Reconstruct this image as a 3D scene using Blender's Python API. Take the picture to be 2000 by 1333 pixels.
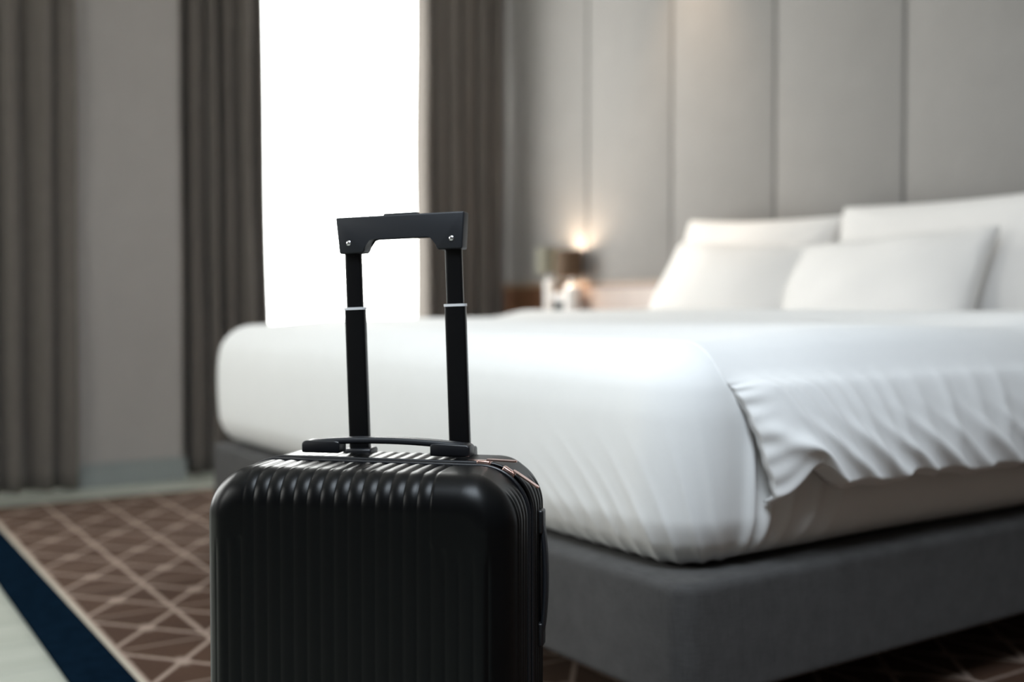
import bpy, bmesh, math, random
import numpy as np
from mathutils import Vector, Matrix

# ------------------------------------------------------------------ scene set-up
for _o in list(bpy.data.objects):
    bpy.data.objects.remove(_o)
scene = bpy.context.scene
COL = scene.collection
random.seed(7)
PI = math.pi

# World axes: x runs along the bed from its foot (x=0) to the headboard wall (x=2.15),
# y runs across the bed towards the window wall (y=1.5), z is up. Metres.
cam_d = bpy.data.cameras.new('camera')
cam = bpy.data.objects.new('camera', cam_d); COL.objects.link(cam)
cam.location = (-1.149, -3.34, 0.745)
cam.rotation_euler = (math.radians(90 - 1.78), 0, -math.atan2(.5627, .8267))
cam_d.sensor_width = 36.0
cam_d.lens = 36.0 * 2140 / 2000
cam_d.clip_start = 0.05
cam_d.dof.use_dof = True
cam_d.dof.focus_distance = 1.40
cam_d.dof.aperture_fstop = 1.9
scene.camera = cam

world = bpy.data.worlds.new('overcast_sky'); scene.world = world
world.use_nodes = True
_bg = world.node_tree.nodes['Background']
_bg.inputs['Color'].default_value = (1.0, 0.985, 0.965, 1)
_bg.inputs['Strength'].default_value = 9.6

scene.view_settings.view_transform = 'Standard'
scene.view_settings.look = 'None'
scene.view_settings.gamma = 1.0
scene.view_settings.use_curve_mapping = False
scene.view_settings.exposure = 0.16
scene.cycles.use_denoising = True
scene.cycles.max_bounces = 10
scene.cycles.diffuse_bounces = 6
scene.cycles.caustics_reflective = False
scene.cycles.caustics_refractive = False

CEIL = 2.70
# openings of the window wall: (x0, x1), all from z 0.38 to 2.58
WINDOWS = [(0.48, 1.98), (-1.95, -0.42)]
WZ = (0.38, 2.58)


def portal(x, y, z, rx, rz, sx, sy):
    """sampling portal in a window opening (guides rays to the sky, gives off nothing itself)"""
    d = bpy.data.lights.new('window_portal', 'AREA'); d.shape = 'RECTANGLE'
    d.size = sx; d.size_y = sy; d.cycles.is_portal = True
    o = bpy.data.objects.new('window_portal', d); COL.objects.link(o)
    o.location = (x, y, z); o.rotation_euler = (rx, 0, rz)


for (x0, x1) in WINDOWS:
    portal((x0 + x1) / 2, 1.665, sum(WZ) / 2, -PI / 2, 0, x1 - x0, WZ[1] - WZ[0])
# a smaller window in the wall facing the foot of the bed: (y0, y1, z0, z1)
SIDE_WINDOW = (-1.55, -.45, 1.0, 2.08)
X0 = -2.9
portal(X0 - .07, (SIDE_WINDOW[0] + SIDE_WINDOW[1]) / 2, (SIDE_WINDOW[2] + SIDE_WINDOW[3]) / 2, -PI / 2, PI / 2,
       SIDE_WINDOW[1] - SIDE_WINDOW[0], SIDE_WINDOW[3] - SIDE_WINDOW[2])


def spot(name, loc, target, energy, color, size_deg, blend, radius=.04):
    d = bpy.data.lights.new(name, 'SPOT'); d.energy = energy; d.color = color
    d.spot_size = math.radians(size_deg); d.spot_blend = blend; d.shadow_soft_size = radius
    o = bpy.data.objects.new(name, d); COL.objects.link(o); o.location = loc
    o.rotation_euler = (Vector(target) - Vector(loc)).to_track_quat('-Z', 'Y').to_euler()
    return o


spot('downlight_lamp', (1.93, 0.12, 2.66), (2.02, 0.12, 0), 34, (1.0, .74, .50), 62, 1.0)

def area(name, loc, target, energy, color, sx, sy):
    d = bpy.data.lights.new(name, 'AREA'); d.shape = 'RECTANGLE'; d.size = sx; d.size_y = sy
    d.energy = energy; d.color = color
    o = bpy.data.objects.new(name, d); COL.objects.link(o); o.location = loc
    o.rotation_euler = (Vector(target) - Vector(loc)).to_track_quat('-Z', 'Y').to_euler()
    return o


# added unseen fill light under the ceiling, for the bed's near side and suitcase
area('ceiling_fill', (-.92, -3.12, 2.66), (-.92, -3.12, 0), 80, (.80, .90, 1.0), 1.1, 1.1)

# ------------------------------------------------------------------ helpers: materials
def new_mat(name):
    m = bpy.data.materials.new(name); m.use_nodes = True
    nt = m.node_tree
    return m, nt, nt.nodes['Principled BSDF']


class N:
    """tiny node-graph builder"""
    def __init__(self, nt): self.nt = nt
    def math(self, op, a, b=None, c=None, clamp=False):
        n = self.nt.nodes.new('ShaderNodeMath'); n.operation = op; n.use_clamp = clamp
        for i, v in enumerate((a, b, c)):
            if v is None: continue
            if isinstance(v, (int, float)): n.inputs[i].default_value = v
            else: self.nt.links.new(v, n.inputs[i])
        return n.outputs[0]
    def coords(self, kind='Object'):
        n = self.nt.nodes.new('ShaderNodeTexCoord'); return n.outputs[kind]
    def sep(self, v):
        n = self.nt.nodes.new('ShaderNodeSeparateXYZ'); self.nt.links.new(v, n.inputs[0]); return n.outputs
    def mapping(self, v, scale=(1, 1, 1), rot=(0, 0, 0)):
        n = self.nt.nodes.new('ShaderNodeMapping'); self.nt.links.new(v, n.inputs[0])
        n.inputs['Scale'].default_value = scale; n.inputs['Rotation'].default_value = rot
        return n.outputs[0]
    def noise(self, v, scale, detail=3, rough=.55):
        n = self.nt.nodes.new('ShaderNodeTexNoise'); self.nt.links.new(v, n.inputs['Vector'])
        n.inputs['Scale'].default_value = scale; n.inputs['Detail'].default_value = detail
        n.inputs['Roughness'].default_value = rough
        return n.outputs[0]
    def ramp(self, fac, stops):
        n = self.nt.nodes.new('ShaderNodeValToRGB'); self.nt.links.new(fac, n.inputs[0])
        el = n.color_ramp.elements
        while len(el) < len(stops): el.new(.5)
        for e, (p, c) in zip(el, stops): e.position = p; e.color = (*c, 1)
        return n.outputs[0]
    def mix(self, fac, a, b):
        n = self.nt.nodes.new('ShaderNodeMix'); n.data_type = 'RGBA'
        for s, v in ((0, fac), (6, a), (7, b)):
            if isinstance(v, (int, float)): n.inputs[s].default_value = v
            elif isinstance(v, tuple): n.inputs[s].default_value = (*v, 1)
            else: self.nt.links.new(v, n.inputs[s])
        return n.outputs[2]
    def bump(self, h, strength, dist):
        n = self.nt.nodes.new('ShaderNodeBump'); n.inputs['Strength'].default_value = strength
        n.inputs['Distance'].default_value = dist; self.nt.links.new(h, n.inputs['Height'])
        return n.outputs[0]
    def link(self, a, b): self.nt.links.new(a, b)


def simple(name, col, rough=.5, metal=0., var=.06, nscale=30., spec=.5, bump=0., bscale=300., coat=0., sheen=0.):
    m, nt, b = new_mat(name); n = N(nt)
    co = n.coords()
    f = n.noise(co, nscale)
    lo = tuple(c * (1 - var) for c in col); hi = tuple(min(1, c * (1 + var)) for c in col)
    n.link(n.ramp(f, [(.3, lo), (.7, hi)]), b.inputs['Base Color'])
    b.inputs['Roughness'].default_value = rough; b.inputs['Metallic'].default_value = metal
    b.inputs['Specular IOR Level'].default_value = spec
    b.inputs['Coat Weight'].default_value = coat
    b.inputs['Sheen Weight'].default_value = sheen
    if bump:
        n.link(n.bump(n.noise(co, bscale, 2), bump, .001), b.inputs['Normal'])
    return m


def woven(name, col, rough=.85, thread=900., var=.10, bump=.25, sheen=.2, blotch=18.):
    """woven cloth: two crossed stretched noises give the slub of the threads"""
    m, nt, b = new_mat(name); n = N(nt)
    co = n.coords()
    s = n.sep(co)
    a = n.noise(n.mapping(co, (1, 1, .06)), thread, 2)
    c = n.noise(n.mapping(co, (.06, .06, 1)), thread, 2)
    h = n.math('ADD', a, c)
    f = n.math('MULTIPLY', n.math('ADD', h, n.noise(co, blotch, 4)), .3333)
    lo = tuple(x * (1 - var) for x in col); hi = tuple(min(1, x * (1 + var)) for x in col)
    n.link(n.ramp(f, [(.35, lo), (.65, hi)]), b.inputs['Base Color'])
    b.inputs['Roughness'].default_value = rough
    b.inputs['Specular IOR Level'].default_value = .25
    b.inputs['Sheen Weight'].default_value = sheen
    n.link(n.bump(h, bump, .0006), b.inputs['Normal'])
    return m


def wood(name, c0, c1, rough=.4, axis='y', scale=9.):
    m, nt, b = new_mat(name); n = N(nt)
    co = n.coords()
    sc = {'x': (.08, 1, 1), 'y': (1, .08, 1), 'z': (1, 1, .08)}[axis]
    f = n.noise(n.mapping(co, sc), scale, 6, .62)
    g = n.noise(n.mapping(co, sc), scale * 9, 3)
    h = n.math('MULTIPLY', n.math('ADD', f, n.math('MULTIPLY', g, .35)), .74)
    n.link(n.ramp(h, [(.3, c0), (.68, c1)]), b.inputs['Base Color'])
    b.inputs['Roughness'].default_value = rough
    n.link(n.bump(h, .1, .001), b.inputs['Normal'])
    return m


M = {}
M['sheet'] = woven('white_cotton_sheet', (.80, .80, .79), .8, 1200, .02, .12, .1)
M['duvet'] = woven('white_duvet_cotton', (.80, .795, .785), .8, 1200, .02, .12, .1)
M['pillow'] = woven('white_pillow_cotton', (.81, .785, .76), .8, 1200, .02, .12, .1)
M['base'] = woven('charcoal_upholstery', (.060, .058, .057), .9, 700, .25, .5, .05, 25.)
M['curtain'] = woven('taupe_curtain_cloth', (.140, .122, .107), .85, 500, .10, .25, .15)
M['panel'] = woven('grey_linen_panel', (.30, .286, .272), .8, 330, .07, .35, .1, 6.)
M['seam'] = simple('panel_backing', (.10, .09, .08), .8)
M['wallpaper'] = woven('grey_wallpaper', (.34, .315, .30), .85, 420, .05, .2, 0., 8.)
M['plaster'] = simple('dark_brown_wall', (.07, .06, .053), .85, var=.03, bump=.05)
M['ceiling'] = simple('white_ceiling_paint', (.78, .78, .77), .9, var=.02)
M['baseboard'] = simple('grey_green_paint', (.24, .26, .255), .5, var=.04)
M['plank'] = wood('pale_ash_plank', (.295, .31, .262), (.435, .45, .393), .45, 'x', 7.)
M['joint'] = simple('dark_joint_filler', (.16, .16, .12), .8)
M['wood'] = wood('brown_walnut', (.10, .045, .024), (.20, .10, .055), .35, 'y', 6.)
M['trimwood'] = wood('tan_oak_trim', (.26, .18, .12), (.36, .26, .18), .35, 'y', 6.)
M['wood_sheen'] = simple('pinkish_wood_sheen', (.42, .34, .30), .38, var=.06, nscale=12, bump=.2, bscale=500)  # window reflection on the walnut wainscot, put into the base colour
M['shell'] = simple('black_ribbed_plastic', (.002, .0022, .0025), .34, var=.1, spec=.17, bump=.05, bscale=1600)
M['plastic'] = simple('black_smooth_plastic', (.0045, .005, .007), .38, var=.08, spec=.5, bump=.05, bscale=1500)
M['grip'] = simple('matte_black_grip', (.006, .0075, .011), .5, var=.08, spec=.5, bump=.1, bscale=1500)
M['tube'] = simple('black_anodised_aluminium', (.004, .004, .0045), .30, var=.06, spec=.25)
M['chrome'] = simple('bright_metal', (.80, .80, .82), .22, metal=1., var=.02)
M['collar'] = simple('pale_collar_plastic', (.62, .62, .63), .4, var=.02)
M['rose'] = simple('rose_gold_metal', (.78, .52, .46), .25, metal=1., var=.04)
M['tape'] = woven('black_zip_tape', (.012, .011, .012), .6, 900, .2, .4, .1)
M['rubber'] = simple('black_rubber', (.015, .015, .015), .7)
M['white_gloss'] = simple('white_gloss_enamel', (.84, .84, .82), .18, var=.02, coat=.4)
M['shade_brown'] = woven('brown_lampshade_silk', (.10, .062, .035), .7, 900, .12, .3, .1)
M['shade_sage'] = woven('sage_lampshade_linen', (.24, .23, .18), .7, 900, .08, .3, .1)
M['clock'] = simple('dark_green_plastic', (.012, .022, .022), .4)
M['clockface'] = simple('grey_white_face', (.62, .64, .66), .35)
M['frame_paint'] = simple('white_window_paint', (.70, .70, .69), .4, var=.02)


def glass_mat():
    m, nt, b = new_mat('clear_window_glass'); n = N(nt)
    nt.nodes.remove(b)
    out = nt.nodes['Material Output']
    tr = nt.nodes.new('ShaderNodeBsdfTransparent'); tr.inputs[0].default_value = (.97, .985, .98, 1)
    gl = nt.nodes.new('ShaderNodeBsdfGlossy'); gl.inputs['Roughness'].default_value = .02
    fr = nt.nodes.new('ShaderNodeFresnel'); fr.inputs[0].default_value = 1.45
    mx = nt.nodes.new('ShaderNodeMixShader')
    geo = nt.nodes.new('ShaderNodeNewGeometry')   # one reflecting face per pane: the inner side of a face lets the ray out
    fac = n.math('MULTIPLY', fr.outputs[0], n.math('SUBTRACT', 1, geo.outputs['Backfacing']))
    n.link(fac, mx.inputs[0]); n.link(tr.outputs[0], mx.inputs[1]); n.link(gl.outputs[0], mx.inputs[2])
    n.link(mx.outputs[0], out.inputs[0])
    return m


M['glass'] = glass_mat()


def bulb_mat():
    m, nt, b = new_mat('warm_bulb_glow')
    b.inputs['Base Color'].default_value = (1, .8, .55, 1)
    b.inputs['Emission Color'].default_value = (1, .68, .38, 1)
    b.inputs['Emission Strength'].default_value = 8.
    return m


M['bulb'] = bulb_mat()


# ------------------------------------------------------------------ helpers: objects
def obj(name, verts, faces, mat, parent=None, smooth=True, loc=None, label=None):
    me = bpy.data.meshes.new(name)
    me.from_pydata([tuple(map(float, v)) for v in verts], [], [tuple(map(int, f)) for f in faces])
    me.update()
    if smooth:
        me.polygons.foreach_set('use_smooth', [True] * len(me.polygons))
    me.materials.append(mat)
    o = bpy.data.objects.new(name, me); COL.objects.link(o)
    if parent is not None: o.parent = parent
    if loc is not None: o.location = loc
    if label: o['label'] = label
    return o


def obj_bm(name, bm, mat, parent=None, smooth=False, loc=None, label=None, angle=None):
    bmesh.ops.recalc_face_normals(bm, faces=bm.faces[:])
    me = bpy.data.meshes.new(name); bm.to_mesh(me); bm.free()
    if smooth or angle:
        me.polygons.foreach_set('use_smooth', [True] * len(me.polygons))
        if angle: me.set_sharp_from_angle(angle=math.radians(angle))
    me.materials.append(mat)
    o = bpy.data.objects.new(name, me); COL.objects.link(o)
    if parent is not None: o.parent = parent
    if loc is not None: o.location = loc
    if label: o['label'] = label
    return o


def thing(name, label, cat, loc=(0, 0, 0), rz=0., group=None):
    o = bpy.data.objects.new(name, None); COL.objects.link(o)
    o.empty_display_size = .1
    o.location = loc; o.rotation_euler = (0, 0, rz)
    o['label'] = label; o['category'] = cat
    if group: o['group'] = group
    return o


def tag(o, label, cat, group=None):
    o['label'] = label; o['category'] = cat
    if group: o['group'] = group
    return o


def struct(o):
    o['kind'] = 'structure'; return o


def add_box(bm, x0, x1, y0, y1, z0, z1):
    v = [bm.verts.new(p) for p in ((x0, y0, z0), (x1, y0, z0), (x1, y1, z0), (x0, y1, z0),
                                   (x0, y0, z1), (x1, y0, z1), (x1, y1, z1), (x0, y1, z1))]
    for f in ((0, 3, 2, 1), (4, 5, 6, 7), (0, 1, 5, 4), (1, 2, 6, 5), (2, 3, 7, 6), (3, 0, 4, 7)):
        bm.faces.new([v[i] for i in f])
    return v


def box(x0, x1, y0, y1, z0, z1, bev=0., seg=2):
    bm = bmesh.new(); add_box(bm, x0, x1, y0, y1, z0, z1)
    if bev: bmesh.ops.bevel(bm, geom=bm.edges[:], offset=bev, segments=seg, profile=.5, affect='EDGES')
    return bm


def prism(poly, y0, y1, bev=0., seg=2):
    """poly in the x-z plane, extruded along y"""
    bm = bmesh.new()
    a = [bm.verts.new((p[0], y0, p[1])) for p in poly]
    b = [bm.verts.new((p[0], y1, p[1])) for p in poly]
    bm.faces.new(a); bm.faces.new(b[::-1])
    k = len(poly)
    for i in range(k): bm.faces.new((a[i], b[i], b[(i + 1) % k], a[(i + 1) % k]))
    if bev: bmesh.ops.bevel(bm, geom=bm.edges[:], offset=bev, segments=seg, profile=.5, affect='EDGES')
    return bm


def lathe(prof, n=32, cap=True):
    """prof: list of (r, z)"""
    bm = bmesh.new(); rings = []
    for r, z in prof:
        rings.append([bm.verts.new((r * math.cos(2 * PI * i / n), r * math.sin(2 * PI * i / n), z)) for i in range(n)])
    for A, B in zip(rings, rings[1:]):
        for i in range(n): bm.faces.new((A[i], A[(i + 1) % n], B[(i + 1) % n], B[i]))
    if cap: bm.faces.new(rings[0][::-1]); bm.faces.new(rings[-1])
    return bm


def tube_along(pts, prof, closed=False):
    """sweep a closed profile [(u,v)] along pts; u is horizontal-normal, v is the other normal"""
    pts = [Vector(p) for p in pts]; k = len(pts); bm = bmesh.new(); rings = []
    for i, p in enumerate(pts):
        t = (pts[min(i + 1, k - 1)] - pts[max(i - 1, 0)]) if not closed else (pts[(i + 1) % k] - pts[i - 1])
        t.normalize()
        ref = Vector((0, 1, 0)) if abs(t.y) < .9 else Vector((0, 0, 1))
        v = t.cross(ref).normalized(); u = v.cross(t).normalized()
        rings.append([bm.verts.new(p + u * a + v * b) for a, b in prof])
    m = len(prof)
    rng = range(k) if closed else range(k - 1)
    for i in rng:
        A, B = rings[i], rings[(i + 1) % k]
        for j in range(m): bm.faces.new((A[j], A[(j + 1) % m], B[(j + 1) % m], B[j]))
    if not closed: bm.faces.new(rings[0][::-1]); bm.faces.new(rings[-1])
    return bm


def rrect_prof(w, h, r, n=4):
    out = []
    for cx, cy, a0 in ((w / 2 - r, h / 2 - r, 0), (-w / 2 + r, h / 2 - r, PI / 2), (-w / 2 + r, -h / 2 + r, PI), (w / 2 - r, -h / 2 + r, 1.5 * PI)):
        for i in range(n + 1):
            a = a0 + PI / 2 * i / n
            out.append((cx + r * math.cos(a), cy + r * math.sin(a)))
    return out


def circ(r, n=10): return [(r * math.cos(2 * PI * i / n), r * math.sin(2 * PI * i / n)) for i in range(n)]


def grid_faces(nu, nv, off=0, flip=False):
    i, j = np.meshgrid(np.arange(nu - 1), np.arange(nv - 1), indexing='ij')
    a = (off + i * nv + j).ravel(); b = a + nv; c = b + 1; d = a + 1
    f = np.stack([a, b, c, d], 1)
    return f[:, ::-1] if flip else f


def smooth(x, a, b):
    t = np.clip((x - a) / (b - a), 0, 1); return t * t * (3 - 2 * t)


def sdf_project(P, sdf, target=None, it=14):
    """move points P (n,3) onto the surface sdf = target; returns points and normals"""
    e = 1e-4
    target = 0. if target is None else target
    for k in range(it + 1):
        d = sdf(P)
        g = np.stack([sdf(P + np.eye(3)[i] * e) - d for i in range(3)], 1) / e
        g /= np.maximum(np.linalg.norm(g, axis=1, keepdims=True), 1e-6)
        if k < it: P = P - g * (d - target)[:, None]
    return P, g


def rbox2(x, y, hx, hy, R):
    qx = np.abs(x) - hx + R; qy = np.abs(y) - hy + R
    return np.sqrt(np.maximum(qx, 0) ** 2 + np.maximum(qy, 0) ** 2) + np.minimum(np.maximum(qx, qy), 0) - R


def extr(d2, dz, r):
    """rounded extrusion of a 2-d distance d2 with a slab distance dz, edge radius r"""
    a = d2 + r; b = dz + r
    return np.sqrt(np.maximum(a, 0) ** 2 + np.maximum(b, 0) ** 2) + np.minimum(np.maximum(a, b), 0) - r


# ------------------------------------------------------------------ the room
XW, YW = 2.15, 1.60          # front of the headboard panels, inner face of the window wall
Y0 = -4.7          # wall behind the camera (X0, above, is the wall facing the bed)

# floor: joint bed plus single planks that run along x
floor = struct(obj_bm('floor', box(X0 - .2, XW + .3, Y0 - .2, YW + .3, -.06, -.004), M['joint']))
pw = .188
rowy = Y0
k = 0
rng = random.Random(3)
plank_meshes = {}
while rowy < YW - .01:
    x = X0 - rng.uniform(0, 1.1)
    y1 = min(rowy + pw - .003, YW + .2)
    while x < XW + .05:
        L = rng.choice([1.2, 1.5, 1.8])
        key = (L, round(y1 - rowy, 3))
        if key not in plank_meshes:
            bm = box(0, L - .003, 0, y1 - rowy, -.02, 0, .0012, 1)
            plank_meshes[key] = obj_bm('plank', bm, M['plank'], floor, loc=(x, rowy, 0))
        else:
            o = plank_meshes[key].copy(); COL.objects.link(o); o.location = (x, rowy, 0)
        x += L
    rowy += pw

struct(obj_bm('ceiling', box(X0 - .2, XW + .3, Y0 - .2, YW + .35, CEIL, CEIL + .1), M['ceiling']))

# window wall
bm = bmesh.new()
edges = sorted([X0 - .2] + [e for w in WINDOWS for e in w] + [XW + .3])
for a, b in zip(edges[0::2], edges[1::2]): add_box(bm, a, b, YW, YW + .09, 0, CEIL)
for a, b in WINDOWS:
    add_box(bm, a, b, YW, YW + .09, 0, WZ[0]); add_box(bm, a, b, YW, YW + .09, WZ[1], CEIL)
wall_left = struct(obj_bm('wall_left', bm, M['wallpaper']))
# papered pillar between the two windows
PX0, PX1, PY = -.150, .327, 1.355
obj_bm('pillar', box(PX0, PX1, PY, YW + .01, 0, CEIL, .004, 2), M['wallpaper'], wall_left)
bm = bmesh.new()
add_box(bm, PX0 - .012, PX1 + .012, PY - .014, PY, 0, .098)
bmesh.ops.bevel(bm, geom=[e for e in bm.edges if all(v.co.z > .09 for v in e.verts)], offset=.006, segments=2, affect='EDGES')
struct(obj_bm('baseboard_left', bm, M['baseboard']))

for i, (a, b) in enumerate(WINDOWS):
    w = struct(bpy.data.objects.new('window_%d' % (i + 1), None)); COL.objects.link(w)
    w.location = ((a + b) / 2, YW + .05, WZ[0])
    hw = (b - a) / 2; H = WZ[1] - WZ[0]
    for nm, bx in (('window_frame', (-hw, -hw + .05, -.03, .03, 0, H)), ('window_frame', (hw - .05, hw, -.03, .03, 0, H)),
                   ('window_frame', (-hw + .05, hw - .05, -.03, .03, 0, .05)), ('window_frame', (-hw + .05, hw - .05, -.03, .03, H - .05, H))):
        obj_bm(nm, box(*bx, .004, 1), M['frame_paint'], w)
    obj_bm('window_pane', box(-hw + .045, hw - .045, -.003, .003, .045, H - .045), M['glass'], w)

# headboard wall: backing, upholstered panels above, walnut wainscot below
wall_right = struct(obj_bm('wall_right', box(XW + .045, XW + .3, Y0 - .2, YW + .02, 0, CEIL), M['seam']))
WH = .868
seams = [1.454 - .5955 * i for i in range(12)]
ys = [YW] + seams
pm = None
for i in range(len(ys) - 1):
    w = ys[i] - ys[i + 1]
    if ys[i + 1] < Y0: break
    if i == 0:
        obj_bm('wall_panel', box(0, .040, -w + .006, -.001, 0, CEIL - WH, .006, 3), M['panel'], wall_right, loc=(XW, ys[i], WH), angle=60)
    elif pm is None:
        pm = obj_bm('wall_panel', box(0, .040, -w + .005, -.005, 0, CEIL - WH, .006, 3), M['panel'], wall_right, loc=(XW, ys[i], WH), angle=60)
    else:
        o = pm.copy(); COL.objects.link(o); o.location = (XW, ys[i], WH)
obj_bm('wainscot', box(XW + .004, XW + .046, Y0, YW, 0, WH - .022, .002, 1), M['wood'], wall_right)
obj_bm('wainscot_trim', box(XW - .008, XW + .046, Y0, YW, WH - .022, WH - .001, .003, 2), M['trimwood'], wall_right)

struct(obj_bm('wall_near', box(X0 - .2, XW + .3, Y0 - .2, Y0, 0, CEIL), M['plaster']))
sy0, sy1, sz0, sz1 = SIDE_WINDOW
bm = bmesh.new()
add_box(bm, X0 - .09, X0, Y0 - .2, sy0, 0, CEIL); add_box(bm, X0 - .09, X0, sy1, YW + .02, 0, CEIL)
add_box(bm, X0 - .09, X0, sy0, sy1, 0, sz0); add_box(bm, X0 - .09, X0, sy0, sy1, sz1, CEIL)
struct(obj_bm('wall_back', bm, M['plaster']))
w = struct(bpy.data.objects.new('window_3', None)); COL.objects.link(w)
w.location = (X0 - .045, (sy0 + sy1) / 2, sz0); w.rotation_euler = (0, 0, PI / 2)
hw, H = (sy1 - sy0) / 2, sz1 - sz0
for bx in ((-hw, -hw + .05, -.03, .03, 0, H), (hw - .05, hw, -.03, .03, 0, H), (-hw + .05, hw - .05, -.03, .03, 0, .05), (-hw + .05, hw - .05, -.03, .03, H - .05, H)):
    obj_bm('window_frame', box(*bx, .004, 1), M['frame_paint'], w)
obj_bm('window_pane', box(-hw + .045, hw - .045, -.003, .003, .045, H - .045), M['glass'], w)

# ------------------------------------------------------------------ rug
RUG_A = math.radians(-1.2)
def rug_mat():
    m, nt, b = new_mat('brown_patterned_rug'); n = N(nt)
    co = n.coords(); s = n.sep(co)
    W, P = .195, .281
    wob = n.math('MULTIPLY', n.math('SUBTRACT', n.noise(co, 60, 2), .5), .004)
    X = n.math('PINGPONG', n.math('ADD', n.math('ADD', s[0], 10 * W), wob), W / 2)
    Y = n.math('PINGPONG', n.math('ADD', n.math('ADD', s[1], -.030 + 20 * P), wob), P / 2)
    # leg from the strip line (0, .116) to the node (W/2, 0), bent a little near the node
    ax, ay, bx, by = 0., .117, W / 2, 0.
    L = math.hypot(bx - ax, by - ay); nx, ny = (ay - by) / L, (bx - ax) / L
    d1 = n.math('ABSOLUTE', n.math('ADD', n.math('MULTIPLY', n.math('SUBTRACT', X, ax), nx), n.math('MULTIPLY', n.math('SUBTRACT', Y, ay), ny)))
    d2 = n.math('SUBTRACT', P / 2, Y)
    dxn = n.math('SUBTRACT', W / 2, X)
    dn = n.math('SQRT', n.math('ADD', n.math('POWER', dxn, 2), n.math('POWER', n.math('MULTIPLY', Y, .62), 2)))
    def line(d, hw):  # 1 inside, soft edge
        return n.math('SUBTRACT', 1, n.math('DIVIDE', n.math('SUBTRACT', d, hw * .6), hw * .8, clamp=True), clamp=True)
    k = n.math('MAXIMUM', n.math('MAXIMUM', line(X, .0062), line(d1, .0056)), n.math('MAXIMUM', n.math('MULTIPLY', line(d2, .0042), .62), line(dn, .0165)))
    pile = n.noise(co, 420, 3)
    ground = n.ramp(n.noise(co, 3.5, 4), [(.3, (.036, .015, .0085)), (.7, (.056, .026, .0145))])
    c = n.mix(k, ground, (.33, .25, .205))
    c = n.mix(n.math('MULTIPLY', n.math('SUBTRACT', pile, .35), .5, clamp=True), c, (.02, .012, .008))
    n.link(c, b.inputs['Base Color'])
    b.inputs['Roughness'].default_value = .9; b.inputs['Specular IOR Level'].default_value = .06
    b.inputs['Sheen Weight'].default_value = .10; b.inputs['Sheen Tint'].default_value = (1., .8, .65, 1)
    n.link(n.bump(n.math('ADD', pile, n.math('MULTIPLY', k, .6)), .6, .003), b.inputs['Normal'])
    return m


rug = thing('area_rug', 'brown rug with cream geometric star lines lying under the suitcase and the bed', 'rug', (-.5215, 0, 0), RUG_A)
RL, RN = 1.015, -4.5
RX1 = 2.10
obj_bm('rug_field', box(0, RX1, RN, RL, .001, .011, .002, 2), rug_mat(), rug)
obj_bm('rug_edge_line', box(-.0115, 0, RN, RL, .001, .0118, .002, 2), simple('cream_rug_yarn', (.40, .35, .28), .9, bump=.5, bscale=400), rug, label='thin cream line between brown field and navy border')
obj_bm('rug_border', box(-.124, -.0117, RN, RL, .001, .011, .002, 2), simple('navy_rug_yarn', (.003, .0085, .0165), .9, bump=.6, bscale=400, var=.25, spec=0.), rug, label='dark navy blue border')
obj_bm('rug_binding', box(-.124, RX1, RL, RL + .02, .001, .010, .002, 2), simple('grey_binding_tape', (.17, .155, .13), .9), rug, label='grey binding at the window end')

# ------------------------------------------------------------------ bed base
bed = thing('bed', 'low bed base upholstered in dark charcoal cloth carrying the white mattress', 'bed', (0, 0, 0))
BX1, BY0, BY1 = 2.11, -2.115, .034
# the upholstered box itself is made further down, once the surface tools exist
for (x, y) in ((.28, -.28), (.28, -1.83), (1.83, -.28), (1.83, -1.83)):
    b_ = lathe([(.026, .0118 if x < 1 else 0.), (.028, .02), (.034, .128)], 16)
    obj_bm('leg', b_, M['rubber'], bed, angle=50, loc=(x, y, 0))

# ------------------------------------------------------------------ mattress
MX0, MX1, MY0, MY1, MZ0, MZ1 = .012, 2.10, -2.092, .092, .321, .692
mc = np.array([(MX0 + MX1) / 2, (MY0 + MY1) / 2, (MZ0 + MZ1) / 2])
mh = np.array([(MX1 - MX0) / 2, (MY1 - MY0) / 2, (MZ1 - MZ0) / 2])


def sdf_matt(P):
    q = P - mc
    zz = q[:, 2] / mh[2]
    # sides belly out in the middle and tuck in below
    bulge = .014 * (zz * zz) + .020 * smooth(-zz, .55, 1.05) + .012 * smooth(zz, .3, 1.0)
    d2 = rbox2(q[:, 0], q[:, 1], mh[0], mh[1], .112) + bulge
    crown = .005 * ((q[:, 0] / mh[0]) ** 2 + (q[:, 1] / mh[1]) ** 2) * .5
    dz = np.abs(q[:, 2]) - mh[2] + np.where(q[:, 2] > 0, crown, 0)
    r = np.where(q[:, 2] > 0, .078, .045)
    return extr(d2, dz, r)


def ridge(q, c, w): return np.exp(-((q - c) / w) ** 2)


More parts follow.
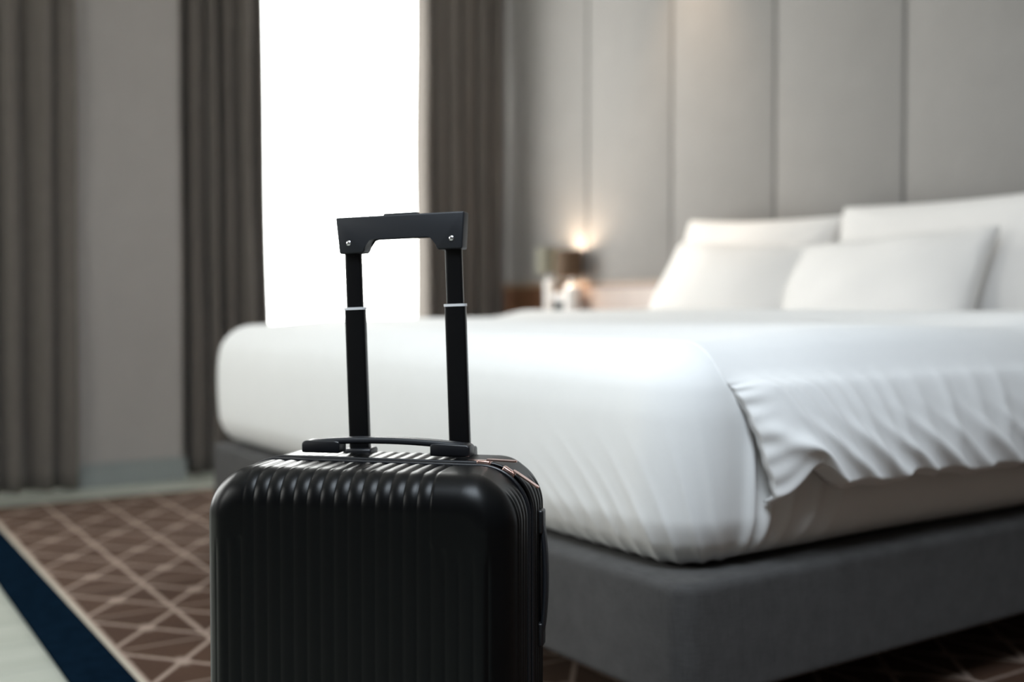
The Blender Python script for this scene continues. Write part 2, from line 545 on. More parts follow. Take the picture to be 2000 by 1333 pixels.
def matt_wrinkle(P):
    x, y, z = P[:, 0], P[:, 1], P[:, 2]
    arc = (x - MX0) - (y - MY0)          # <0 on the foot face, >0 on the near long side
    h = z - MZ0
    near = np.exp(-((y - MY0) / .55) ** 2) * np.exp(-(x / .6) ** 2)
    d = np.zeros_like(x)
    rr = random.Random(11)
    for c0, k, hh, a, w in [(-.31, .75, .12, .0028, .012), (-.26, .8, .14, .003, .010), (-.215, .8, .15, .0035, .010), (-.17, .7, .17, .0035, .010), (-.125, .6, .19, .0045, .009),
                            (-.085, .55, .17, .004, .009), (-.045, .45, .19, .005, .010), (.0, .35, .2, .0045, .010), (.05, .22, .22, .005, .010), (.09, .12, .24, .005, .011)]:
        q = arc + k * h * (1 + .6 * h / .2)
        d += .62 * a * ridge(q, c0, w) * np.exp(-(h / (.75 * hh)) ** 2)
    # the tucked pleat on the near side, below the hanging corner of the duvet
    side = smooth(-(y - MY0), -.06, -.01)
    for c0, k, a, w in [(.175, -.02, .012, .011), (.205, .10, .009, .010), (.245, .25, .006, .014), (.30, .35, .005, .016), (.36, .4, .004, .015), (.45, .3, .003, .02), (.62, .2, .003, .02), (.80, -.2, .0025, .02), (1.0, .2, .003, .025)]:
        d += side * a * ridge(x - k * h, c0, w) * np.exp(-(h / .20) ** 4)
    d += -side * .008 * ridge(x, .19, .01) * np.exp(-(h / .22) ** 4)
    # soft large waviness of the cloth
    d += .0012 * np.sin(9 * x + 5 * y) * np.sin(14 * z + 3 * y)
    return d


def cube_grid(lo, hi, nx, ny, nz, px=None, py=None, pz=None):
    """points and quads of a subdivided box surface (faces are separate, welded later)"""
    ax = np.linspace(lo[0], hi[0], nx) if px is None else px
    ay = np.linspace(lo[1], hi[1], ny) if py is None else py
    az = np.linspace(lo[2], hi[2], nz) if pz is None else pz
    V, Fc, off = [], [], 0
    def add(U, Wv, fn, flip):
        nonlocal off
        A, B = np.meshgrid(U, Wv, indexing='ij')
        P = fn(A.ravel(), B.ravel()); V.append(P); Fc.append(grid_faces(len(U), len(Wv), off, flip)); off += len(P)
    c = lambda a, v: np.full_like(a, v)
    add(ax, ay, lambda a, b: np.stack([a, b, c(a, az[-1])], 1), False)
    add(ax, ay, lambda a, b: np.stack([a, b, c(a, az[0])], 1), True)
    add(ax, az, lambda a, b: np.stack([a, c(a, ay[0]), b], 1), False)
    add(ax, az, lambda a, b: np.stack([a, c(a, ay[-1]), b], 1), True)
    add(ay, az, lambda a, b: np.stack([c(a, ax[0]), a, b], 1), True)
    add(ay, az, lambda a, b: np.stack([c(a, ax[-1]), a, b], 1), False)
    return np.concatenate(V), np.concatenate(Fc)


def weld(o, dist=1e-5):
    bm = bmesh.new(); bm.from_mesh(o.data); bmesh.ops.remove_doubles(bm, verts=bm.verts[:], dist=dist)
    bmesh.ops.recalc_face_normals(bm, faces=bm.faces[:])
    bm.to_mesh(o.data); bm.free()
    o.data.polygons.foreach_set('use_smooth', [True] * len(o.data.polygons))
    return o


def sdf_base(P):
    d2 = rbox2(P[:, 0] - BX1 / 2, P[:, 1] - (BY0 + BY1) / 2, BX1 / 2, (BY1 - BY0) / 2, .038)
    return extr(d2, np.abs(P[:, 2] - .2225) - .0945, np.where(P[:, 2] > .22, .016, .006))


V, Fq = cube_grid(None, None, 0, 0, 0, np.concatenate([np.linspace(0, .06, 24)[:-1], np.linspace(.06, BX1 - .06, 12)[:-1], np.linspace(BX1 - .06, BX1, 14)]),
                  np.concatenate([np.linspace(BY0, BY0 + .06, 24)[:-1], np.linspace(BY0 + .06, -.06, 12)[:-1], np.linspace(-.06, BY1, 24)]), np.linspace(.128, .317, 30))
V, G = sdf_project(V, sdf_base)
weld(obj('upholstered_base', V, Fq, M['base'], bed))

px = np.concatenate([np.linspace(MX0, .55, 110)[:-1], np.linspace(.55, MX1, 90)])
py = np.concatenate([np.linspace(MY0, -1.55, 110)[:-1], np.linspace(-1.55, MY1, 70)])
pz = np.linspace(MZ0, MZ1, 60)
V, Fq = cube_grid(None, None, 0, 0, 0, px, py, pz)
V, G = sdf_project(V, sdf_matt)
V = V + G * matt_wrinkle(V)[:, None]
mat_o = weld(obj('mattress', V, Fq, M['sheet']))
tag(mat_o, 'thick white sheeted mattress with tucked corners on the charcoal bed base', 'mattress')

# ------------------------------------------------------------------ duvet
DX1 = 1.66
Z_HEM = .440


def duvet_grid(nu=260, nvt=110, nvs=70):
    """u along x from the foot edge to the head edge; v from the far hang over the top to the near hem"""
    far = np.stack([np.full(16, MY1 + .04), np.linspace(.50, .70, 16)], 1)
    top = np.stack([np.linspace(MY1 + .03, MY0 - .02, nvt), np.full(nvt, .74)], 1)
    near = np.stack([np.full(nvs, MY0 - .06), np.linspace(.70, Z_HEM, nvs)], 1)
    path = np.concatenate([far, top, near])
    drop = np.concatenate([np.linspace(.20, 0, 16), np.zeros(nvt), np.linspace(0, .26, nvs)])
    sgn = np.concatenate([-np.ones(16), np.zeros(nvt), np.ones(nvs)])
    uu = np.linspace(0, 1, nu) ** 1.25
    U, J = np.meshgrid(uu, np.arange(len(path)), indexing='ij')
    dj = drop[J]; sj = sgn[J]
    # foot-side edge of the cloth: on the top it lies just behind the rounded foot edge, on the
    # near side it slants back towards the hanging corner
    x0 = .118 + np.where(sj > 0, .058 * (dj / .2) ** 1.25, .25 * dj)
    x0 = x0 + .0014 * np.sin(dj * 120) * (sj > 0) * smooth(dj, .03, .08)
    X = x0 + (DX1 - x0) * U
    Y = path[J, 0]; Z = path[J, 1].copy()
    # the hem is gathered: it rises and falls along the bed
    hem = smooth(dj, .12, .26) * (sj > 0)
    e = X - x0
    lift = .030 * np.exp(-((e - .075) / .035) ** 2) - .012 * np.exp(-((e - .0) / .03) ** 2) + .004 * np.sin(X * 23 + 1.) + .003 * np.sin(X * 51)
    lift = lift - .010 * smooth(X, .5, 1.0)
    Z = Z + hem * lift
    return X, Y, Z, e, dj, sj


DXg, DYg, DZg, De, Dd, Ds = duvet_grid()
shp = DXg.shape
P = np.stack([DXg.ravel(), DYg.ravel(), DZg.ravel()], 1)
e, dj, sj = De.ravel(), Dd.ravel(), Ds.ravel()
x = P[:, 0]
on = sj > 0
# loft of the filling above the mattress
off_top = .0015 + .016 * smooth(e, .02, .30) + .026 * smooth(x, 1.02, 1.20)   # turned-back flap near the pillows
off_side = .004 + .022 * np.sqrt(smooth(e, -.002, .07)) + .012 * smooth(x, 1.02, 1.25)
kk = np.where(on, smooth(dj, 0, .08), 0)
off = off_top * (1 - kk) + off_side * kk + np.where(on, .034 * smooth(dj, .03, .24), 0)
blend = smooth(dj, 0, .06)
# folds that run down the near side, slanting away from the foot
rr = random.Random(5)
fold = np.zeros_like(x)
for c0, k, a, w in [(.165, .62, .0085, .012), (.205, .62, .0075, .011), (.245, .60, .0095, .013), (.30, .50, .006, .012), (.345, .42, .0075, .014), (.41, .34, .005, .014),
                    (.47, .20, .0055, .016), (.55, .12, .004, .018), (.64, .05, .005, .016), (.74, -.02, .004, .02), (.83, -.1, .005, .018), (.93, -.05, .004, .02), (1.05, 0, .005, .02), (1.2, .1, .005, .022)]:
    fold += .75 * a * ridge(x - k * dj, c0, w) * smooth(dj, .0, .12) * (1 - .75 * smooth(dj, .15, .25))
# gathers of the hem: oblique tucks
gath = np.zeros_like(x)
for c0, a, w in [(-.02, .020, .026), (.075, .013, .018), (.155, .018, .022), (.235, .015, .018), (.32, .018, .022), (.41, .013, .02), (.50, .018, .024), (.60, .014, .02), (.70, .017, .026), (.82, .015, .024), (.95, .016, .028), (1.1, .015, .03)]:
    gath += a * ridge(x - 1.35 * (dj - .0), c0, w)
gath *= .8 * smooth(dj, .11, .215)
edge_feather = .0014 * np.sin(dj * 210 + 30 * e) * np.exp(-(e / .035) ** 2) * smooth(dj, .02, .06)
off += np.where(on, fold + gath + edge_feather, 0)
# soft dents on the top
off += np.where(on, 0, .004 * np.sin(6.1 * x + 1.2) * np.sin(4.3 * P[:, 1] + .4) * smooth(e, .1, .4))
# rolled hem: tuck the last rows back in
roll = smooth(dj, .245, .26) * on
off = off - .020 * roll


def project_keepx(P, off):
    """project onto the offset mattress surface but only across y/z so that x stays put"""
    P = P.copy(); ee = 1e-4
    for _ in range(16):
        d = sdf_matt(P) - off
        g = np.stack([sdf_matt(P + np.eye(3)[i] * ee) - off - d for i in (1, 2)], 1) / ee
        nn = np.maximum(np.sum(g * g, 1), .12)
        P[:, 1] -= g[:, 0] * d / nn; P[:, 2] -= g[:, 1] * d / nn
    return P


# on the hanging side keep the height and only push sideways
Pt = project_keepx(P, off)
Ps = P.copy(); ee = 1e-4
for _ in range(16):
    d = sdf_matt(Ps) - off
    gy = (sdf_matt(Ps + np.array([0, ee, 0])) - off - d) / ee
    gy = np.where(np.abs(gy) < .3, np.sign(gy + 1e-9) * .3, gy)
    Ps[:, 1] -= d / gy
wside = (smooth(P[:, 2], .655, .60) if False else smooth(-P[:, 2], -.665, -.55)) * on
outer = Pt * (1 - wside[:, None]) + Ps * wside[:, None]
d_, G = sdf_project(outer.copy(), sdf_matt, it=0)
inner = outer - G * (.014)
nu, nv = shp
Fa = grid_faces(nu, nv, 0, True); Fb = grid_faces(nu, nv, nu * nv, False)
idx = np.arange(nu * nv).reshape(nu, nv)
bd = np.concatenate([idx[:-1, 0], idx[-1, :-1], idx[1:, -1][::-1], idx[0, 1:][::-1]])
b2 = np.roll(bd, -1)
Fs = np.stack([bd, b2, b2 + nu * nv, bd + nu * nv], 1)
du = obj('duvet', np.concatenate([outer, inner]), np.concatenate([Fa, Fb, Fs]), M['duvet'])
weld(du, 1e-7)
tag(du, 'white duvet over the mattress, its wrinkled side hanging loose above the charcoal base', 'duvet')


# ------------------------------------------------------------------ pillows
def pillow(name, label, w, h, t, centre, tilt, yaw=0., seed=0, plump=.42, roll=0.):
    n = 56
    u = np.sin(np.linspace(-PI / 2, PI / 2, n)); U, W_ = np.meshgrid(u, u, indexing='ij')
    rs = np.random.RandomState(seed)
    X = U * (w / 2) * (1 - .055 * (1 - W_ ** 2)); Z = W_ * (h / 2) * (1 - .075 * (1 - U ** 2))
    T = t / 2 * np.power(np.maximum((1 - U ** 2), 0) * np.maximum((1 - W_ ** 2), 0), plump)
    wav = np.zeros_like(U)
    for _ in range(7):
        a = rs.uniform(0, 2 * PI); f = rs.uniform(3, 9); wav += .0016 * np.sin(f * (U * math.cos(a) + W_ * math.sin(a)) + rs.uniform(0, 6))
    # creases that fan from the corners
    for cx in (-1, 1):
        for cz in (-1, 1):
            ang = np.arctan2(np.abs(W_ - cz) + 1e-6, np.abs(U - cx) + 1e-6); rad = np.hypot(W_ - cz, U - cx)
            wav += .003 * np.sin(ang * 11 + seed) * np.exp(-(rad / .55) ** 2)
    edge = (1 - U ** 2) * (1 - W_ ** 2)
    wav *= smooth(edge, 0, .1)
    # local: x across, y thickness (front = -y), z height
    sag = .02 * (1 - W_) * (1 - U ** 2) * .5
    F1 = np.stack([X.ravel(), (-T - wav - sag * smooth(edge, 0, .3)).ravel(), Z.ravel()], 1)
    F2 = np.stack([X.ravel(), (T + wav * .5).ravel(), Z.ravel()], 1)
    f = np.concatenate([grid_faces(n, n, 0, False), grid_faces(n, n, n * n, True)])
    o = obj(name, np.concatenate([F1, F2]), f, M['pillow'])
    weld(o, 1e-6)
    # local x -> world -y ; front (-y local) -> world -x
    R = Matrix.Rotation(-PI / 2 + yaw, 4, 'Z') @ Matrix.Rotation(tilt, 4, 'X') @ Matrix.Rotation(roll, 4, 'Y')
    o.matrix_world = Matrix.Translation(centre) @ R
    tag(o, label, 'pillow', 'white pillows against the headboard wall')
    return o


R_ = math.radians
pillow('pillow', 'white back pillow standing nearest the window, behind the front left pillow', .80, .50, .19, (1.985, -.345, .850), -R_(17), 0, 1, .33, R_(2.6))
pillow('pillow', 'largest white pillow at the back right, running out of the frame', .98, .52, .21, (1.985, -1.245, .850), -R_(16), 0, 2, .33)
pillow('pillow', 'white front pillow nearest the bedside lamps', .70, .39, .21, (1.765, -.462, .800), -R_(28), R_(3), 3, .36, R_(4.6))
pillow('pillow', 'cream-white front pillow with a pointed top right corner', .76, .40, .20, (1.765, -1.105, .790), -R_(28), R_(-2), 4, .36, R_(-2.8))


# ------------------------------------------------------------------ wainscot sheen panel and bedside
hb = thing('headboard', 'low pinkish taupe panel coloured like window sheen on the wainscot, below the grey wall panels', 'headboard', (XW - .006, -.80, 0))
obj_bm('wainscot_sheen_panel', box(-.022, 0, -1.62, 1.665, .33, .835, .008, 3), M['wood_sheen'], hb, angle=60)  # added panel, its lighter pink stands in for reflected window light on brown wood
obj_bm('sheen_panel_frame', box(-.012, .001, -1.64, 1.685, .30, .852, .003, 1), M['wood'], hb)

ns = thing('nightstand', 'brown walnut bedside cabinet between the bed and the window curtain', 'nightstand', (1.90, .80, 0))
obj_bm('cabinet_body', box(-.22, .205, -.50, .42, .06, .665, .004, 2), M['wood'], ns)
obj_bm('cabinet_top', box(-.235, .215, -.52, .44, .665, .69, .004, 2), M['wood'], ns)
for z0 in (.08, .385):
    d_ = obj_bm('drawer', box(-.238, -.221, -.48, .40, z0, z0 + .27, .003, 1), M['wood'], ns)
    obj_bm('drawer_handle', box(-.252, -.239, -.10, .02, z0 + .14, z0 + .152, .003, 2), M['chrome'], d_)
for (x_, y_) in ((-.19, -.46), (-.19, .38), (.19, -.46), (.19, .38)):
    obj_bm('foot', lathe([(.014, .0), (.02, .06)], 12), M['rubber'], ns, loc=(x_, y_, 0))


def lamp(name, label, loc, shade_mat, r_top, r_bot, z0, z1, base_w, base_d, base_h, watts, shade_label):
    t = thing(name, label, 'lamp', loc, 0, 'bedside lamps')
    # base block with rounded edges
    rb = base_w / 2
    bm_ = lathe([(rb * .80, 0), (rb * .96, .006), (rb, .016)] + [(rb * (1 - .06 * math.sin(PI * q / 6)), .016 + (base_h - .045) * q / 6) for q in range(1, 6)] + [(rb, base_h - .026), (rb * .94, base_h - .012), (rb * .75, base_h - .003), (rb * .4, base_h)], 32)
    obj_bm('lamp_base', bm_, M['white_gloss'], t, angle=50, loc=(0, -.022, 0), label='glossy white base')
    obj_bm('lamp_stem', lathe([(.005, base_h - .004), (.005, z0 + .05)], 12), M['chrome'], t, angle=50, loc=(0, -.012, 0))
    pr = [(r_bot, z0), (r_top, z1), (r_top - .003, z1), (r_bot - .003, z0)]
    bm_ = bmesh.new(); n_ = 40; rings = []
    for r, z in pr: rings.append([bm_.verts.new((r * math.cos(2 * PI * i / n_), r * math.sin(2 * PI * i / n_), z)) for i in range(n_)])
    for q in range(4):
        A, B = rings[q], rings[(q + 1) % 4]
        for i in range(n_): bm_.faces.new((A[i], A[(i + 1) % n_], B[(i + 1) % n_], B[i]))
    sh = obj_bm('lamp_shade', bm_, shade_mat, t, angle=40, label=shade_label)
    bb = obj_bm('bulb', lathe([(.006, 0), (.011, .012), (.018, .03), (.016, .045), (.006, .054)], 16), M['bulb'], t, smooth=True, loc=(0, 0, z0 + .04))
    l = bpy.data.lights.new('bulb_light', 'POINT'); l.energy = watts; l.color = (1., .80, .60); l.shadow_soft_size = .04
    lo = bpy.data.objects.new('bulb_light', l); COL.objects.link(lo); lo.parent = t; lo.location = (-.02, .025, z0 + .085)
    return t


LZ = .690
lamp('bedside_lamp', 'brown drum shade bedside lamp on a white base, nearer the bed', (2.07, .895, LZ), M['shade_brown'], .062, .066, .200, .328, .084, .075, .162, 5.6, 'brown drum shade')
lamp('bedside_lamp', 'small sage grey shade lamp on a white base beside the curtain', (2.075, 1.085, LZ), M['shade_sage'], .052, .054, .222, .350, .060, .05, .196, .05, 'pale sage grey drum shade')
ck = thing('alarm_clock', 'small dark clock with a grey-white top between the two lamp bases', 'clock', (2.06, .963, LZ))
obj_bm('clock_body', box(-.02, .02, -.028, .028, 0, .078, .006, 3), M['clock'], ck, angle=50)
obj_bm('clock_top', box(-.022, .022, -.032, .032, .078, .122, .006, 3), M['clockface'], ck, angle=50, label='grey-white upper half')


# ------------------------------------------------------------------ curtains
def curtain(label, x0, x1, x0b, x1b, y, folds, seed, amp=.042):
    nx, nz = 40 * folds // 2 * 2 + 1, 34
    rs = np.random.RandomState(seed)
    t = np.linspace(0, 1, nx); z = np.linspace(.012, CEIL - .02, nz)
    T, Z = np.meshgrid(t, z, indexing='ij')
    zz = (Z / CEIL)
    warp = T + .016 * np.sin(2 * PI * T * 1.7 + rs.uniform(0, 6)) + .010 * np.sin(2 * PI * T * 4.1 + rs.uniform(0, 6)) + .012 * (zz - .5) * np.sin(2 * PI * T * 2.3 + rs.uniform(0, 6))
    ph = rs.uniform(0, 2 * PI)
    A = amp * (1 + .35 * np.sin(2 * PI * T * 2.6 + rs.uniform(0, 6)) - .25 * zz)
    w = np.sin(2 * PI * folds * warp + ph)
    yo = y + A * np.sign(w) * np.abs(w) ** .8 + .010 * np.sin(2 * PI * folds * 2 * warp + 1.) + .006 * np.sin(5 * Z + 9 * T)
    ls = smooth(1 - zz, .35, 1.0)
    xa = x0 + (x0b - x0) * ls; xb = x1 + (x1b - x1) * ls
    X = xa + (xb - xa) * T + .008 * np.cos(2 * PI * folds * warp + ph)
    P1 = np.stack([X.ravel(), yo.ravel(), Z.ravel()], 1)
    P2 = P1 + np.array([0, .004, 0])
    n = nx * nz
    f1 = grid_faces(nx, nz, 0, False); f2 = grid_faces(nx, nz, n, True)
    idx = np.arange(n).reshape(nx, nz)
    bd = np.concatenate([idx[:-1, 0], idx[-1, :-1], idx[1:, -1][::-1], idx[0, 1:][::-1]]); b2 = np.roll(bd, -1)
    fs = np.stack([b2, bd, bd + n, b2 + n], 1)
    o = obj('curtain', np.concatenate([P1, P2]), np.concatenate([f1, f2, fs]), M['curtain'])
    tag(o, label, 'curtain', 'floor-length taupe curtains')
    return o


curtain('dark taupe curtain left of the grey pillar, cut by the frame edge', -.98, -.110, -.98, -.118, 1.315, 9, 21, .030)
curtain('taupe curtain between the grey pillar and the bright window', .345, .728, .345, .752, 1.42, 5, 22, .040)
curtain('warm brown curtain right of the bright window beside the headboard wall', 1.588, 2.090, 1.596, 2.090, 1.51, 6, 23, .040)


# ------------------------------------------------------------------ suitcase
# local axes: x across the front (right end nearer the bed), y back, z up; origin on the rug under the front face
W_S, H0, H1 = .399, .048, .531
SR = .062
YF, YB0, YB1, YE = 0., .106, .126, .240
cs = thing('suitcase', 'small black ribbed cabin suitcase with its pull handle raised, in front of the bed', 'suitcase',
           (-.567 - .0095 * .6853, -2.151 + .0095 * .7278, .0115), math.atan2(-.7278, .6853))
zc, hz = (H0 + H1) / 2, (H1 - H0) / 2


def shell_sdf(P, front, inset=0., r=.042):
    d2 = rbox2(P[:, 0], P[:, 2] - zc, W_S / 2 - inset, hz - inset, SR - inset)
    if front: dy = (YF - P[:, 1])
    else: dy = P[:, 1] - YE
    return extr(d2, dy, r)


RIB = .01745


def rib(t):
    s = np.abs(np.sin(PI * t)); return np.power(s, .75)


def make_shell(front):
    rimy = YB0 if front else YB1
    ax = np.linspace(-W_S / 2, W_S / 2, 330 if front else 150)
    zt = np.linspace(H1 - .085, H1, 46); zb = np.linspace(H0, H0 + .085, 16); zm = np.linspace(H0 + .085, H1 - .085, 26)
    az = np.concatenate([zb[:-1], zm[:-1], zt])
    ay = np.linspace(YF, rimy, 66) if front else np.linspace(rimy, YE, 60)
    V, Fc, off = [], [], 0
    def add(U, W2, fn, flip):
        nonlocal off
        A, B = np.meshgrid(U, W2, indexing='ij'); Q = fn(A.ravel(), B.ravel()); V.append(Q)
        Fc.append(grid_faces(len(U), len(W2), off, flip)); off += len(Q)
    c = lambda a, v: np.full_like(a, v)
    capy = YF if front else YE
    add(ax, az, lambda a, b: np.stack([a, c(a, capy), b], 1), not front)
    add(ax, ay, lambda a, b: np.stack([a, b, c(a, H1)], 1), False)
    add(ax, ay, lambda a, b: np.stack([a, b, c(a, H0)], 1), True)
    add(ay, az, lambda a, b: np.stack([c(a, -W_S / 2), a, b], 1), True)
    add(ay, az, lambda a, b: np.stack([c(a, W_S / 2), a, b], 1), False)
    V = np.concatenate(V); Fc = np.concatenate(Fc)
    y0 = V[:, 1].copy()
    Pn, G = sdf_project(V, lambda Q: shell_sdf(Q, front), it=18)
    x, y, z = Pn[:, 0], Pn[:, 1], Pn[:, 2]
    nx = np.abs(G[:, 0])
    # ribs over front and top
    m1 = 1 - smooth(nx, .25, .62)
    def corner(xx, lim, zz):   # 1 = ribbed, 0 = smooth corner patch with a rounded lower end
        ex = smooth(xx, lim - .002, lim + .002)
        low = .080 + .018 * np.clip((xx - lim) / .05, 0, 1)
        ez = smooth(zz, H1 - low - .004, H1 - low + .004)
        return 1 - ex * ez
    mk = corner(x, .103, z) * corner(-x, .138, z)
    mkb = corner(x, .103, H1 + H0 - z) * corner(-x, .138, H1 + H0 - z)
    fr = rib((x - .103) / RIB)
    # ribs round the sides at constant depth
    m2 = smooth(nx, .70, .92)
    sd = rib((y - .020) / .0155) * smooth(y, .040, .046) if front else rib((y - YB1) / .0155) * (1 - smooth(y, YE - .046, YE - .040))
    rimf = (1 - smooth(y, rimy - .010, rimy - .006)) if front else smooth(y, rimy + .006, rimy + .010)
    disp = (.0021 * fr * m1 * mk * mkb + .0022 * sd * m2) * rimf
    # the corner patches stand a little proud, level with the ribs
    disp += .0018 * (1 - mk * mkb) * m1 * rimf
    Pn = Pn + G * disp[:, None]
    return Pn, Fc


Pn, Fc = make_shell(True)
weld(obj('front_shell', Pn, Fc, M['shell'], cs), 2e-5)
Pn, Fc = make_shell(False)
weld(obj('back_shell', Pn, Fc, M['shell'], cs), 2e-5)


def outline(inset, n=14, zoff=0.):
    """rounded-rectangle loop in x-z"""
    hw, hh, r = W_S / 2 - inset, hz - inset, SR - inset
    out = []
    for cx, cz, a0 in ((hw - r, hh - r, 0), (-hw + r, hh - r, PI / 2), (-hw + r, -hh + r, PI), (hw - r, -hh + r, 1.5 * PI)):
        for i in range(n + 1):
            a = a0 + PI / 2 * i / n; out.append((cx + r * math.cos(a), zc + cz + r * math.sin(a)))
    return out


def band(y0, y1, inset, mat, name, thick=.004):
    lo, li = outline(inset), outline(inset + thick)
    bm_ = bmesh.new(); k_ = len(lo)
    R4 = [[bm_.verts.new((p[0], y_, p[1])) for p in L] for L, y_ in ((lo, y0), (lo, y1), (li, y1), (li, y0))]
    for q in range(4):
        A, B = R4[q], R4[(q + 1) % 4]
        for i in range(k_): bm_.faces.new((A[i], B[i], B[(i + 1) % k_], A[(i + 1) % k_]))
    return obj_bm(name, bm_, mat, cs, angle=40)


zip_band = band(YB0 - .004, YB1 + .004, .0045, M['tape'], 'zipper_tape')
for nm, yy in (('front_rim', YB0 - .0015), ('back_rim', YB1 + .0015)):
    loop = [(p[0], yy, p[1]) for p in outline(-.0008)]
    obj_bm(nm, tube_along(loop, circ(.0030, 8), True), M['plastic'], cs, smooth=True)
# zip teeth: two fine rows of teeth round the band
bm = bmesh.new()
lo = outline(.0040, 30)
acc = 0.
for (a, b) in zip(lo, lo[1:] + lo[:1]):
    L = math.hypot(b[0] - a[0], b[1] - a[1]); k_ = max(1, int(round(L / .0042)))
    tx, tz = (b[0] - a[0]) / L, (b[1] - a[1]) / L
    for i in range(k_):
        t = (i + .5) / k_; cx, cz = a[0] + (b[0] - a[0]) * t, a[1] + (b[1] - a[1]) * t
        nx_, nz_ = tz, -tx
        hl = .0013
        vs = []
        for yy in (YB0 + .0065, YB1 - .0065):
            for (s1, s2) in ((-1, 0), (1, 0), (1, 1), (-1, 1)):
                vs.append(bm.verts.new((cx + tx * hl * s1 + nx_ * .0016 * s2, yy, cz + tz * hl * s1 + nz_ * .0016 * s2)))
        for f in ((0, 1, 2, 3), (7, 6, 5, 4), (0, 4, 5, 1), (1, 5, 6, 2), (2, 6, 7, 3), (3, 7, 4, 0)): bm.faces.new([vs[i_] for i_ in f])
zt_ = obj_bm('zipper_teeth', bm, M['plastic'], zip_band); zt_['kind'] = 'stuff'

# zip sliders with pull tabs at the top right corner
def on_outline(frac_a):
    """point on the top-right corner arc; 0 = top end, 1 = side end"""
    a = PI / 2 * (1 - frac_a); r = SR
    return (W_S / 2 - SR + r * math.cos(a), H1 - SR + r * math.sin(a)), a


for fa, back in ((.02, False), (.36, True)):
    (cx, cz), a = on_outline(fa)
    s_ = obj_bm('zipper_slider', box(-.009, .009, -.0055, .0055, -.002, .0065, .002, 3), M['rose'], cs, angle=50, label='rose gold metal slider')
    s_.location = (cx, (YB0 + YB1) / 2, cz); s_.rotation_euler = (0, PI / 2 - a, 0)
    pt = [(.004, .0035), (.010, .0055), (.040, .0045), (.043, .002), (.043, -.002), (.040, -.0045), (.010, -.0055), (.004, -.0035)]
    bm_ = bmesh.new()
    A = [bm_.verts.new((p[0], p[1], .0066)) for p in pt]; B = [bm_.verts.new((p[0], p[1], .0086)) for p in pt]
    bm_.faces.new(A[::-1]); bm_.faces.new(B)
    for i in range(len(pt)): bm_.faces.new((A[i], A[(i + 1) % len(pt)], B[(i + 1) % len(pt)], B[i]))
    obj_bm('zipper_pull', bm_, M['rose'], s_)
obj_bm('lock_plate', box(-.017, .017, -.008, .008, 0, .004, .0015, 2), M['rose'], cs, angle=50, loc=(.128, YB1 + .014, H1 - .001), label='rose gold lock plate')

# top carry handle: two mounts and a bowed grip
CY = .150
ch = bpy.data.objects.new('carry_handle', None); COL.objects.link(ch); ch.parent = cs; ch.location = (-.002, CY, H1 + .0065)
for s in (-1, 1):
    poly = [(s * .063, 0), (s * .117, 0), (s * .117, .013), (s * .113, .0160), (s * .070, .0170), (s * .063, .0155)]
    if s < 0: poly = poly[::-1]
    obj_bm('handle_mount', prism(poly, -.0135, .0135, .0022, 2), M['plastic'], ch, angle=50)
n_ = 25
arc = [(.108 * (2 * i / (n_ - 1) - 1), 0, (.0115) + .0065 * (1 - (2 * i / (n_ - 1) - 1) ** 2) ** .8) for i in range(n_)]
obj_bm('handle_grip', tube_along(arc, rrect_prof(.022, .0085, .0035)), M['grip'], ch, angle=60)

# telescopic pull handle (leans a little: it has play)
th = bpy.data.objects.new('pull_handle', None); COL.objects.link(th); th.parent = cs
th.location = (.0125, .204, H1 - .004); th.rotation_euler = (R_(0), R_(-1.9), 0)
HT = .333
for s in (-1, 1):
    xx = s * .0722
    obj_bm('pole_socket', box(xx - .0205, xx + .0205, -.016, .016, -.004, .0125, .003, 2), M['plastic'], th, angle=50)
    obj_bm('lower_pole', tube_along([(xx, 0, .0), (xx, 0, .205)], rrect_prof(.0158, .0290, .0050)), M['tube'], th, angle=50)
    obj_bm('pole_collar', tube_along([(xx, 0, .205), (xx, 0, .2085)], rrect_prof(.0172, .0308, .0054)), M['collar'], th, angle=50, label='pale grey collar')
    obj_bm('upper_pole', tube_along([(xx, 0, .208), (xx, 0, HT - .040)], rrect_prof(.0125, .0236, .0045)), M['tube'], th, angle=50)
hw = .0920
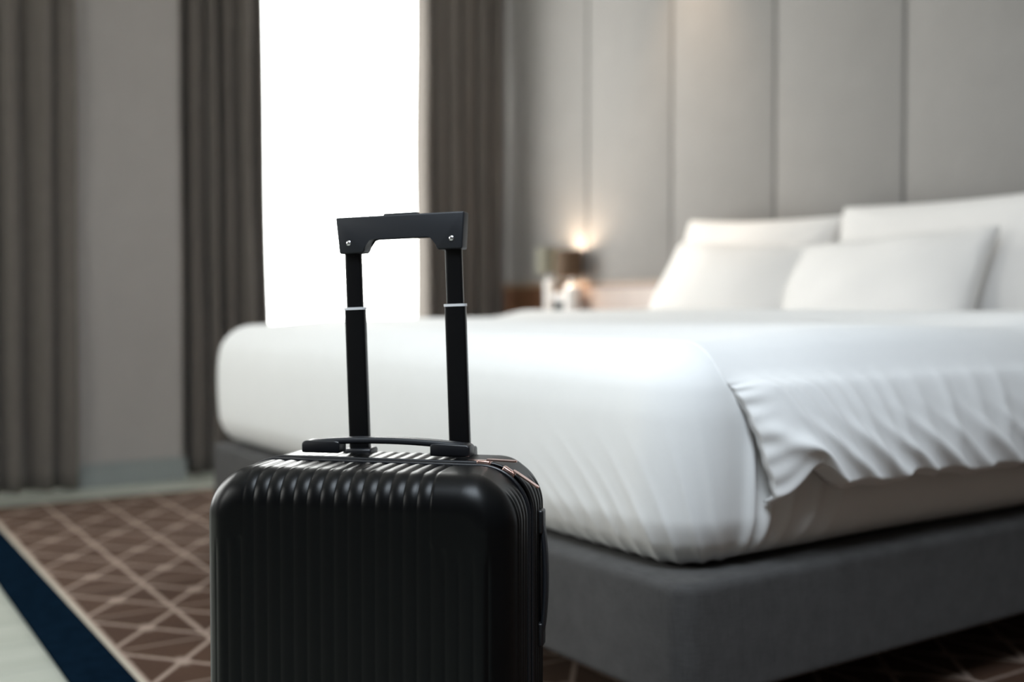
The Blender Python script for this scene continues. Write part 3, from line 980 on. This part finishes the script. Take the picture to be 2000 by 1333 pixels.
cur = [(-hw, 0), (-hw + .004, -.0505), (-.0535, -.0505), (-.0505, -.046), (-.0485, -.036), (-.0445, -.031), (-.039, -.0295)]
poly = cur + [(-p[0], p[1]) for p in cur[::-1]]
gp = obj_bm('top_grip', prism([(p[0], p[1] + HT) for p in poly], -.0135, .0135, .0025, 3), M['grip'], th, angle=40)
obj_bm('release_button', box(-.024, .024, -.008, .008, HT - .002, HT + .0028, .0014, 2), M['grip'], gp, angle=50)
for s in (-1, 1):
    bm_ = lathe([(.0034, 0), (.0034, .0009), (.0022, .0018)], 14)
    bmesh.ops.rotate(bm_, verts=bm_.verts[:], cent=(0, 0, 0), matrix=Matrix.Rotation(PI / 2, 3, 'X'))
    obj_bm('rivet', bm_, M['chrome'], gp, angle=40, loc=(s * .0735, -.0134, HT - .036), label='bright metal rivet')

# side carry handle on the right-hand back shell
sh_ = bpy.data.objects.new('side_handle', None); COL.objects.link(sh_); sh_.parent = cs; sh_.location = (W_S / 2 - .001, .178, .375)
for s in (-1, 1):
    obj_bm('handle_mount', box(-.002, .008, -.011, .011, s * .075 - .016, s * .075 + .016, .003, 3), M['plastic'], sh_, angle=60)
arc = [(.003 + .007 * (1 - (2 * i / 20 - 1) ** 2) ** .7, 0, .078 * (2 * i / 20 - 1)) for i in range(21)]
obj_bm('handle_grip', tube_along(arc, rrect_prof(.018, .006, .0028)), M['grip'], sh_, angle=60)

# castors under the case
for sx in (-1, 1):
    for yy in (.045, .195):
        c_ = bpy.data.objects.new('castor', None); COL.objects.link(c_); c_.parent = cs; c_.location = (sx * .135, yy, 0)
        obj_bm('castor_housing', lathe([(.010, .034), (.021, .040), (.024, .056)], 18), M['plastic'], c_, angle=40)
        for dx in (-.008, .008):
            bm_ = lathe([(.014, -.005), (.0185, -.003), (.0185, .003), (.014, .005)], 20)
            bmesh.ops.rotate(bm_, verts=bm_.verts[:], cent=(0, 0, 0), matrix=Matrix.Rotation(PI / 2, 3, 'Y'))
            bmesh.ops.translate(bm_, verts=bm_.verts[:], vec=(dx, .004, .0187))
            obj_bm('castor_wheel', bm_, M['rubber'], c_, angle=40)
